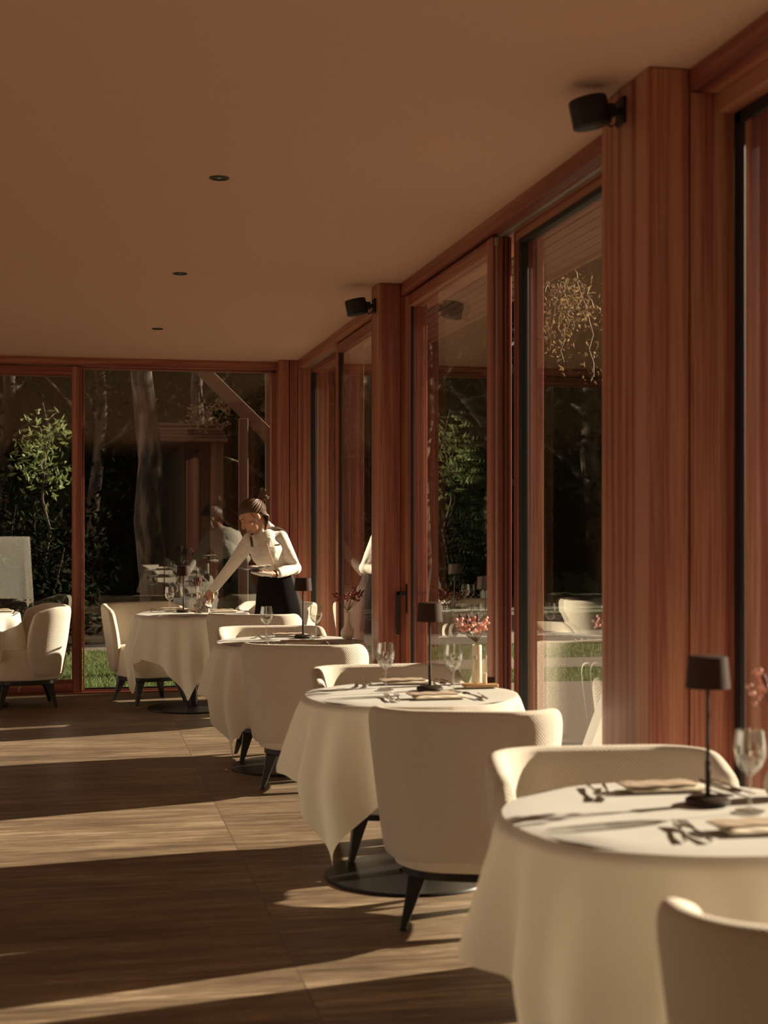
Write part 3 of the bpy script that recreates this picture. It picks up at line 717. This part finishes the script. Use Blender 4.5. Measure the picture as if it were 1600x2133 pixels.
def make_knife():
    m = MB(); m.box(-.005, .005, -.10, .0, .001, .006); m.prism([(-.001, 0), (.009, .0), (.010, .08), (.004, .11), (-.001, .105)], .002, .0038); return m.build('knife', STEEL, bevel=.001)
protos = {'fork': make_fork(), 'spoon': make_spoon(), 'knife': make_knife()}; seen = {}
def cutlery(kind, x, y, rz, lb, grp):
    place(protos[kind], seen.get(kind), (x, y, ZT+.0005), rz, lb, kind, grp); seen[kind] = True
nap_i = 0
ORD = ['nearest', 'second', 'third', 'fourth', 'left-edge']
# settings: table index, side (-1 near the camera, 1 far), centre offset
for ti, side, ox, oy in [(0, -1, .08, -.23), (0, 1, .06, .26), (1, -1, .05, -.215), (1, 1, .045, .30), (2, -1, .02, -.27), (2, 1, .04, .27), (3, -1, .235, -.01), (3, 1, -.12, .27), (4, -1, .28, -.1)]:
    tx, ty = TABS[ti][:2]; X, Y = tx+ox, ty+oy; where = ('near' if side < 0 else 'far')+' side of the '+ORD[ti]+' table'
    m = sheet(.21, .085, .012, seed=nap_i).build('folded_napkin', NAPK, sub=1); m.location = (X+.01, Y-.01*side*-1, ZT+.0005); m.rotation_euler = (0, 0, random.uniform(-.08, .08))
    tag(m, 'cream folded napkin on the '+where, 'napkin', 'folded napkins')
    m2 = sheet(.195, .070, .007, seed=nap_i+5).build('menu_card', TAUPE, bevel=.001); m2.location = (X-.015, Y+.012, ZT+.0135); m2.rotation_euler = (0, 0, random.uniform(-.06, .06))
    tag(m2, 'taupe menu folder resting on the napkin, '+where, 'menu', 'menu folders'); nap_i += 1
    if side < 0:
        a0 = 0; L_ = -1
    else: a0 = PI; L_ = -1
    for k in range(2):
        cutlery('fork', X-.155-.032*k, Y+.01*k, a0+random.uniform(-.35, .1), ('inner' if k == 0 else 'outer')+' steel fork left of the napkin on the '+where, 'table forks')
    cutlery('spoon', X+.15, Y+.005, a0+random.uniform(-.1, .35), 'steel spoon right of the napkin on the '+where, 'spoons')
    cutlery('knife', X+.185, Y-.004, a0+random.uniform(-.1, .3), 'steel knife right of the spoon on the '+where, 'knives')

# condiment trays
def make_tray(x, y, lb, rz=0):
    t_ = tag(MB().prism([(-.066, -.04), (.066, -.04), (.07, -.036), (.07, .036), (.066, .04), (-.066, .04), (-.07, .036), (-.07, -.036)], 0, .014).build('wooden_tray', OAK, bevel=.003), 'small oak condiment tray on the '+lb, 'tray', 'oak condiment trays')
    t_.location = (x, y, ZT); t_.rotation_euler = (0, 0, rz)
    R = Matrix.Rotation(rz, 3, 'Z')
    for k, (px_, py_) in enumerate(((-.022, -.005), (.018, -.012))):
        e_ = empty('cruet_bottle', Vector((x, y, ZT+.0145))+R @ Vector((px_, py_, 0)))
        tag(e_, ('left' if k == 0 else 'right')+' slim glass cruet bottle on the tray of the '+lb, 'bottle', 'slim cruet bottles')
        MB().lathe([(.0, 0), (.0085, 0), (.0095, .003), (.0095, .075), (.006, .088), (.006, .108), (.0, .108)], 20, close=False).build('bottle_body', OILG, e_)
        MB().lathe([(.0, .002), (.0075, .002), (.0075, .045), (.0, .045)], 16, close=False).build('filling', SALTW if k else OILG, e_)
        MB().lathe([(.0, .104), (.0075, .104), (.0075, .118), (.0, .119)], 16, close=False).build('cap', ALU, e_)
    e_ = tag(MB().box(-.020, .020, -.003, .003, 0, .026).build('table_card', SHADE, smooth=False, bevel=.001), 'small brown card standing on the tray of the '+lb, 'card', 'small brown cards')
    e_.location = Vector((x, y, ZT+.0145))+R @ Vector((.048, .01, 0)); e_.rotation_euler = (0, 0, rz+.1)
make_tray(1.641, 5.785, 'second table'); make_tray(.894, 11.299, 'fourth table')

def make_vase(x, y, lb, prof, scale, seed, spread, tall, petal, cat='vase', nb=7):
    v = tag(empty('flower_vase', (x, y, ZT)), lb, 'vase', 'flower vases')
    MB().lathe([(r*scale, z*scale) for r, z in prof], 40, close=False).build('vase_body', CERAM, v)
    rnd = random.Random(seed); top = max(z for r, z in prof)*scale
    f = tag(empty('flower_sprig', (x, y, ZT+top*.55)), ('pale pink blossom sprigs with dark seed heads' if petal else 'dark red blossom sprigs')+' in the vase on the '+lb.split(' on the ')[1].split(' behind')[0].split(' at')[0], 'flowers', 'flowers in vases')
    st = MB(); bl = MB(); sd_ = MB(); z0 = 0
    for k in range(nb):
        a = rnd.uniform(0, 6.28); r_ = rnd.uniform(.3, 1)*spread; h_ = rnd.uniform(.6, 1)*tall+top*.45
        p0 = Vector((0, 0, z0)); p1 = Vector((0, 0, top*.5)); p2 = Vector((math.cos(a)*r_*.5, math.sin(a)*r_*.3, h_*.7)); p3 = Vector((math.cos(a)*r_, math.sin(a)*r_*.6, h_))
        st.tube([p0, p1, p2, p3], [.0018, .0017, .0014, .0009], 5)
        if k % 3 == 2 or petal is None:
            d = (p3-p2).normalized(); R_ = d.to_track_quat('Z', 'X').to_matrix(); sd_.ell(p3+d*.012, (.0065, .0065, .022), R_, 10, 8)
        else:
            for j in range(5):
                c = p2.lerp(p3, .35+.65*j/4)+Vector((rnd.uniform(-.014, .014), rnd.uniform(-.014, .014), rnd.uniform(-.006, .012)))
                for q in range(5):
                    d = Vector((rnd.uniform(-1, 1), rnd.uniform(-1, 1), rnd.uniform(-.4, 1))).normalized(); bl.ell(c+d*.0055, (.0062, .0062, .0035), d.to_track_quat('Z', 'X').to_matrix(), 7, 5)
    st.build('stems', STALK, f); bl.build('blossoms', PETAL if petal else RPETAL, f); sd_.build('seed_heads', SEED, f)
BOT = [(.0, 0), (.026, 0), (.036, .012), (.040, .030), (.036, .048), (.022, .070), (.015, .088), (.0145, .135), (.018, .148), (.0165, .148), (.0125, .135), (.012, .09), (.0, .085)]
CYL = [(.0, 0), (.019, 0), (.021, .004), (.021, .155), (.019, .162), (.017, .155), (.017, .02), (.0, .02)]
make_vase(1.569, 8.404, 'cream bottle-shaped vase on the third table', BOT, 1.05, 3, .10, .14, False, nb=10)
make_vase(1.672, 5.946, 'pale cylinder vase on the second table behind the tray', CYL, 1.0, 5, .125, .115, True, nb=15)
make_vase(1.712, 3.30, 'cream bottle-shaped vase on the nearest table at the right edge', BOT, 1.05, 8, .10, .16, True, nb=10)
make_vase(.934, 11.419, 'cream bottle-shaped vase on the fourth table', BOT, .8, 9, .045, .12, None, nb=12)

# tall draped service trolley standing in the room beyond the left edge (it shows as a mirror image in the back glass)
c = MB(); rr = []
for i in range(160):
    a = 2*PI*i/160; ca, sa = math.cos(a), math.sin(a); rr.append((math.copysign(abs(ca)**.25, ca), math.copysign(abs(sa)**.25, sa), 1+.05*math.cos(i*.9)+.03*math.cos(i*.37)))
vs = [(0, 0, 1.24)]; n = 8
for (q, z) in ((.9, 1.24), (.99, 1.235), (1.0, 1.22), (1.01, 1.0), (1.02, .75), (1.04, .5), (1.05, .3), (1.06, .16)):
    for X_, Y_, w__ in rr: k = 1 if z > 1.2 else 1+(w__-1)*(1.24-z); vs.append((X_*.42*q*k, Y_*.28*q*k, z))
fs = [(0, 1+i, 1+(i+1) % 160) for i in range(160)]+[(1+k*160+i, 1+(k+1)*160+i, 1+(k+1)*160+(i+1) % 160, 1+k*160+(i+1) % 160) for k in range(n-1) for i in range(160)]
e = tag(empty('service_trolley', (-1.15, 3.0, 0), -.6), 'tall service trolley draped in white linen, mirrored in the back window', 'trolley')
c.add(vs, fs).build('drape', LINEN, e); MB().box(-.36, .36, -.22, .22, .08, 1.2).build('cart', BLACKWOOD, e, smooth=False)
for sx_ in (-1, 1):
    for sy_ in (-1, 1): MB().lathe([(.0, 0), (.02, 0), (.025, .02), (.02, .06), (.01, .085)], 16, (sx_*.3, sy_*.18, 0), close=False).build('caster', BLACKMETAL, e)

# ------------------------------------------------------------------ the waitress
P = tag(empty('person', (1.50, 10.92, 0)), 'waitress in a cream blouse and black apron bending over the fourth table with a plate', 'person')
O = Vector((1.50, 10.92, 0))
def L(x, y, z): return Vector((x, y, z))-O
hip = L(1.50, 10.92, .96); waist = L(1.478, 10.90, 1.06); chest = L(1.405, 10.86, 1.215); uch = L(1.385, 10.85, 1.295); neck = L(1.365, 10.84, 1.355)
shL = L(1.505, 10.85, 1.315); elL = L(1.618, 10.83, 1.085); wrL = L(1.440, 10.66, 1.050); haL = L(1.365, 10.62, 1.058)
shR = L(1.275, 10.82, 1.300); elR = L(1.125, 10.88, 1.085); wrR = L(1.000, 10.97, .915); haR = L(.955, 11.00, .845)
hd = L(1.285, 10.79, 1.478)
F = Vector((-.80, -.22, -.57)).normalized(); U = Vector((-.58, -.12, .80)); U = (U-F*U.dot(F)).normalized(); Rt = F.cross(U).normalized()
RH = Matrix((Rt, F, U)).transposed()            # local x = side, y = forward, z = up
def hp(x, y, z): return hd+RH @ Vector((x, y, z))
def limb(mb, pts, rad): mb.tube(pts, rad, 16); [mb.ell(p_, r_*1.0, n=16, m=10) for p_, r_ in zip(pts, rad)]
body = MB()
body.ell(hp(0, -.012, .030), (.077, .096, .088), RH, 24, 16)                 # skull
body.ell(hp(0, .030, -.030), (.060, .062, .085), RH, 24, 16)                 # face
body.ell(hp(0, .050, -.085), (.034, .034, .030), RH)                         # chin
body.ell(hp(0, .072, .035), (.048, .020, .022), RH)                          # brow
body.tube([hp(0, .082, .022), hp(0, .098, -.010), hp(0, .112, -.030)], [.008, .010, .012], 10); body.ell(hp(0, .108, -.033), (.015, .011, .010), RH)
body.ell(hp(0, .090, -.060), (.022, .010, .006), RH); body.ell(hp(0, .087, -.070), (.019, .010, .006), RH)
for s_ in (-1, 1):
    body.ell(hp(.030*s_, .078, .010), (.014, .009, .008), RH); body.ell(hp(.045*s_, .055, -.025), (.022, .022, .02), RH); body.ell(hp(.078*s_, -.012, -.005), (.010, .020, .031), RH)
limb(body, [hp(0, -.025, -.05), neck, uch], [.050, .050, .06])
limb(body, [uch, chest, waist, hip], [.08, .095, .085, .095]); body.tube([shR, uch, shL], [.05, .07, .05], 12)
limb(body, [shL, elL, wrL], [.042, .034, .024]); limb(body, [shR, elR, wrR], [.042, .034, .024])
for s_ in (-1, 1):
    limb(body, [hip+Vector((.055*s_, 0, -.03)), Vector((.09*s_, .0, .50)), Vector((.10*s_, .03, .085))], [.078, .052, .038]); limb(body, [Vector((.10*s_, .04, .04)), Vector((.11*s_, -.12, .028))], [.036, .026])
def hand(mb, wr, d, pn, side, curl, scale=1.0):
    """palm from wrist along d, palm normal pn, thumb on side; fingers bent by curl"""
    d = d.normalized(); pn = (pn-d*pn.dot(d)).normalized(); s_ = d.cross(pn)*side
    pc = wr+d*.042*scale; Rm = Matrix((s_, d, pn)).transposed(); mb.ell(pc, (.038*scale, .048*scale, .016*scale), Rm)
    for k, ln in enumerate((.066, .075, .070, .056)):
        o = wr+d*.078*scale+s_*(-.027+.018*k)*-1*scale; p = o-d*.02; pts = [p, o]; dd = d.copy()
        for j, q in enumerate((.45, .32, .23)):
            dd = (dd+pn*math.tan(curl[j])).normalized(); pts.append(pts[-1]+dd*ln*q*scale)
        mb.tube(pts, [.0085*scale, .0085*scale, .008*scale, .0075*scale, .0062*scale], 10); mb.ell(pts[-1], .0062*scale)
    b0 = wr+d*.022*scale+s_*.028*scale; t_ = (d*.55+s_*.6+pn*.45).normalized(); mb.tube([b0, b0+t_*.035*scale, b0+t_*.035*scale+(t_+d*.4+pn*.2).normalized()*.028*scale], [.012, .010, .0075], 10)
limb(body, [wrL, haL.lerp(wrL, .6)], [.023, .021]); limb(body, [wrR, haR.lerp(wrR, .6)], [.023, .020])
hand(body, wrL, haL-wrL+Vector((-.02, 0, 0)), Vector((0, .1, 1)), 1, (.15, .2, .2))
hand(body, wrR, haR-wrR, Vector((-.6, -.2, -.5)), -1, (.35, .45, .4))
bo = body.build('body', SKIN, P, remesh=.0045, smoothit=4)
# blouse
bl = MB()
limb(bl, [uch+Vector((0, 0, .015)), chest, chest.lerp(waist, .6), waist+Vector((0, 0, -.035))], [.095, .128, .108, .105])
bl.ell(chest+Vector((-.002, -.050, .012)), (.122, .066, .085))
bl.tube([shR, uch+Vector((0, .015, .01)), shL], [.060, .085, .060], 16)
bl.ell(chest+Vector((0.02, .03, .05)), (.13, .085, .13))
limb(bl, [shL, shL.lerp(elL, .5), elL, elL.lerp(wrL, .5), wrL.lerp(elL, .18)], [.062, .054, .048, .043, .038])
limb(bl, [shR, shR.lerp(elR, .5), elR, elR.lerp(wrR, .5), wrR.lerp(elR, .12)], [.062, .053, .044, .040, .036])
bl.tube([hp(-.035, -.03, -.09), neck+Vector((-.02, -.055, -.015)), uch+Vector((-.01, -.085, -.02))], [.012, .014, .010], 8)
bl.tube([hp(.045, -.04, -.09), neck+Vector((.055, -.03, -.01)), uch+Vector((.015, -.085, -.02))], [.012, .014, .010], 8)
blo = bl.build('blouse', BLOUSE, P, remesh=.006, smoothit=12)
MB().tube([uch+Vector((.004, -.104, -.02)), uch.lerp(chest, .5)+Vector((.002, -.124, 0)), chest+Vector((0, -.133, 0)), chest.lerp(waist, .5)+Vector((-.004, -.124, 0)), waist+Vector((-.01, -.108, 0))], .0034, 6).build('button_placket', TAUPE, blo)
# skirt and apron
sk = MB(); vs = []; fs = []; n = 64
lv = [(1.085, .112, .096, 0), (1.03, .126, .112, .002), (.95, .150, .138, .004), (.80, .176, .160, .012), (.6, .205, .175, .020), (.4, .215, .18, .020), (.28, .225, .19, .024)]
for z, a_, b_, rip in lv:
    cxx = (1.482+(1.515-1.482)*min(1, (1.075-z)/.3))-O.x
    for i in range(n): t_ = 2*PI*i/n; k = 1+rip*6*math.sin(t_*9+z*2)/9; vs.append((cxx+a_*k*math.cos(t_), b_*k*math.sin(t_), z))
for k in range(len(lv)-1):
    for i in range(n): j = (i+1) % n; fs.append((k*n+i, (k+1)*n+i, (k+1)*n+j, k*n+j))
fs.append(tuple(range(n)))
sk.add(vs, fs).build('skirt', SKIRTM, P)
ap = MB(); vs = []; fs = []; m_ = 26
for kk, (z, a_, b_, rip) in enumerate([q for q in lv if q[0] > .45]):
    cxx = (1.482+(1.515-1.482)*min(1, (1.075-z)/.3))-O.x
    for i in range(m_+1): t_ = PI*1.03+PI*.72*i/m_; k = 1.05+rip*6*math.sin(t_*9+z*2)/9; vs.append((cxx+(a_*k+.006)*math.cos(t_), (b_*k+.006)*math.sin(t_), z))
R_ = len(vs)//(m_+1)
ap.add(vs, [(k*(m_+1)+i, (k+1)*(m_+1)+i, (k+1)*(m_+1)+i+1, k*(m_+1)+i+1) for k in range(R_-1) for i in range(m_)])
a_ob = ap.build('apron', APRON, P); q = a_ob.modifiers.new('t', 'SOLIDIFY'); q.thickness = .004
# name tag, watch
nt_ = MB().box(-.022, .022, -.002, .002, -.007, .007).build('name_tag', ALU, blo, smooth=False); nt_.location = chest+Vector((.060, -.136, .050)); nt_.rotation_euler = (0, -.12, .25)
d = (wrL-elL).normalized(); q = d.to_track_quat('Z', 'X').to_matrix().to_4x4(); q.translation = wrL+d*.004
MB().lathe([(.0275, -.006), (.029, -.004), (.029, .004), (.0275, .006)], 24, M_=q).build('wrist_watch', BLACKMETAL, P)
# shoes
for s_ in (-1, 1):
    MB().ell((.105*s_, -.03, .035), (.045, .125, .036)).build('shoe', BLACKWOOD, P, remesh=.008)
# hair: a close cap, strands swept back from the parting to a loose knot, the rest falling down the back
h = MB(); HC_ = Vector((0, -.022, .034)); HR = Vector((.082, .102, .090))
def hs(d, off=0.0): d = d.normalized(); return hp(*(HC_+Vector((d.x*(HR.x+off), d.y*(HR.y+off), d.z*(HR.z+off)))))
kn = Vector((0, -.93, .36)).normalized(); rnd = random.Random(3)
vs = []; fs = []; na, nb_ = 40, 16                                  # cap from the knot pole down to the hairline
q_ = kn.to_track_quat('Z', 'X').to_matrix()
def hairline(d):   # how far from the pole the cap reaches in direction d
    return 1.0
for i in range(nb_+1):
    for k in range(na):
        a = 2*PI*k/na; dv = Vector((math.cos(a), math.sin(a), 0)); w_ = q_ @ dv
        front = max(0.0, w_.z*.93+w_.y*.36); reach = 1.74+.60*front**1.4-.45*max(0, -w_.z)
        t_ = reach*i/nb_; d = kn*math.cos(t_)+w_*math.sin(t_); vs.append(hs(d, .001))
for i in range(nb_):
    for k in range(na): kk = (k+1) % na; fs.append((i*na+k, i*na+kk, (i+1)*na+kk, (i+1)*na+k))
h.add(vs, fs)
for k in range(110):
    a = 2*PI*(k+rnd.random()*.7)/110; dv = Vector((math.cos(a), math.sin(a), 0)); w_ = q_ @ dv
    front = max(0.0, w_.z*.93+w_.y*.36); reach = 1.74+.60*front**1.4-.45*max(0, -w_.z)
    t1 = reach*rnd.uniform(.94, 1.03); off = rnd.uniform(.001, .005); pts = []
    for i in range(9):
        t_ = t1*(1-i/8)+.05; d = kn*math.cos(t_)+w_*math.sin(t_); d = d+Vector((.10*math.sin(PI*i/8)*(1 if d.x < 0 else -1), 0, 0))*.4; pts.append(hs(d, off))
    h.tube(pts, [.0035, .0055, .006, .006, .006, .006, .0055, .005, .004], 6)
kp = hs(kn, .008)
for k in range(34):                                                   # the loose knot
    a = k*2.4; r_ = .012+.022*rnd.random(); o1 = RH @ Vector((r_*math.cos(a), -.012-.02*rnd.random(), r_*math.sin(a)+.004)); o2 = RH @ Vector((.038*math.cos(a+.9), -.035-.02*rnd.random(), .034*math.sin(a+.9)+.012)); o3 = RH @ Vector((.052*math.cos(a+1.5), -.050-.03*rnd.random(), .05*math.sin(a+1.5)+.014))
    h.tube([kp+RH @ Vector((0, .01, 0)), kp+o1, kp+o2, kp+o3*(.75+.4*rnd.random())], [.006, .007, .005, .0015], 6)
h.ell(kp+RH @ Vector((0, -.018, .004)), (.026, .026, .024))
def spl(pts, n=4):
    pts = [Vector(p) for p in pts]; o = []
    for i in range(len(pts)-1):
        p0, p1, p2, p3 = pts[max(i-1, 0)], pts[i], pts[i+1], pts[min(i+2, len(pts)-1)]
        for k in range(n):
            t = k/n; o.append(.5*((2*p1)+(p2-p0)*t+(2*p0-5*p1+4*p2-p3)*t*t+(3*p1-p0-3*p2+p3)*t**3))
    return o+[pts[-1]]
def lock(pts, r0, r1): q = spl(pts); h.tube(q, [r0+(r1-r0)*(i/(len(q)-1))**1.5 for i in range(len(q))], 6)
for k in range(69):                                                   # hair lying down the back and over the left shoulder
    u_ = (k % 23)/22; lay = .006*(k // 23); j_ = rnd.uniform(-.005, .005); x0 = -.078+.130*u_
    yb = -.050-.050*math.sin(PI*min(1, max(0, (x0+.08)/.16)))
    lock([hp(x0*.85, yb*.9, .040), hp(x0, yb-.004, -.010+j_), hp(x0*.85, -.085, -.060), neck+Vector((.022+.070*u_, -.052+.07*u_, .034+j_+lay)), shL+Vector((-.090+.035*u_, -.046+.08*u_, .062+j_+lay)), shL+Vector((-.040+.03*u_, -.028+.06*u_, .066+j_+lay)), shL+Vector((.015+.03*rnd.random(), -.01+.05*u_, .052+j_))], .009, .003)
for k in range(8):                                                    # dark lock hanging under the chin on the far side
    o = rnd.uniform(-.008, .008); p_ = rnd.uniform(-.006, .006)
    lock([hp(.070+o, .010, .0), hp(.066+o, .025, -.060), hp(.055+o, .040, -.110), neck+Vector((-.090+o, -.095+p_, -.030)), neck+Vector((-.086+o, -.118, -.10+p_))], .009, .003)
for k in range(2):                                                    # thin strands in front of the ear
    o = k*.006; lock([hp(-.078, .020+o, .035), hp(-.083, .014+o, -.010), hp(-.072, .016+o, -.065), neck+Vector((-.01+o, -.070, .015))], .0017, .0006)
h.build('hair', HAIR, P, merge=False)
for s_ in (-1, 1):
    MB().tube([hp(.045*s_, .082, .028), hp(.030*s_, .094, .034), hp(.014*s_, .096, .030)], [.0022, .0032, .0026], 6).build('eyebrow', HAIR, P)
    MB().tube([hp(.042*s_, .084, .004), hp(.030*s_, .0895, .001), hp(.018*s_, .087, .004)], [.0015, .0022, .0015], 6).build('eyelash', HAIR, P)

# plates held by the waitress and the cloths in her hands
e = tag(empty('serving_plate', O+haL+Vector((-.075, -.01, .030))), 'dark round plate held level on the waitress\'s left hand', 'plate')
MB().lathe([(.0, 0), (.08, 0), (.128, .014), (.130, .018), (.124, .018), (.078, .006), (.0, .005)], 48, close=False).build('plate', DARKPLATE, e); e.rotation_euler = (.0, math.radians(-4), 0)
e2 = sheet(.17, .12, .012, seed=4, wav=.004).build('folded_napkin', NAPK, sub=1); e2.location = O+haL+Vector((-.055, -.01, .046)); e2.rotation_euler = (0, -.07, .2)
tag(e2, 'cream napkins lying on the plate the waitress carries', 'napkin')
cl = MB()
for k in range(9): cl.tube([haL+Vector((-.11, -.045+.010*k, .008)), haL+Vector((-.03, -.045+.010*k, -.004-.006*math.sin(k))), haL+Vector((.045, -.040+.009*k, -.008))], [.010, .016, .012], 8)
c_ = cl.build('white_cloth', GLOVE, remesh=.006, smoothit=2); c_.location = O; tag(c_, 'white cloth draped over the waitress\'s hand under the plate', 'cloth')
cl = MB(); rnd = random.Random(5)
vs = []; fs = []; n_, m_ = 40, 24; cc = haR+Vector((-.025, -.005, -.040))
for k in range(m_+1):
    t_ = PI*k/m_
    for i in range(n_):
        a = 2*PI*i/n_; d = Vector((math.sin(t_)*math.cos(a), math.sin(t_)*math.sin(a), math.cos(t_))); f_ = 1-2.2*abs(noise.noise(d*1.7+Vector((4, 1, 2))))+.5*abs(noise.noise(d*4.5)); f_ = .62+.62*f_
        vs.append(cc+Vector((d.x*.058*f_, d.y*.045*f_, max(d.z*.056*f_, -.058))))
for k in range(m_):
    for i in range(n_): j_ = (i+1) % n_; fs.append((k*n_+i, (k+1)*n_+i, (k+1)*n_+j_, k*n_+j_))
cl.add(vs, fs)
c_ = cl.build('white_cloth', GLOVE); c_.location = O; tag(c_, 'crumpled white cloth in the hand the waitress sets on the table', 'cloth')
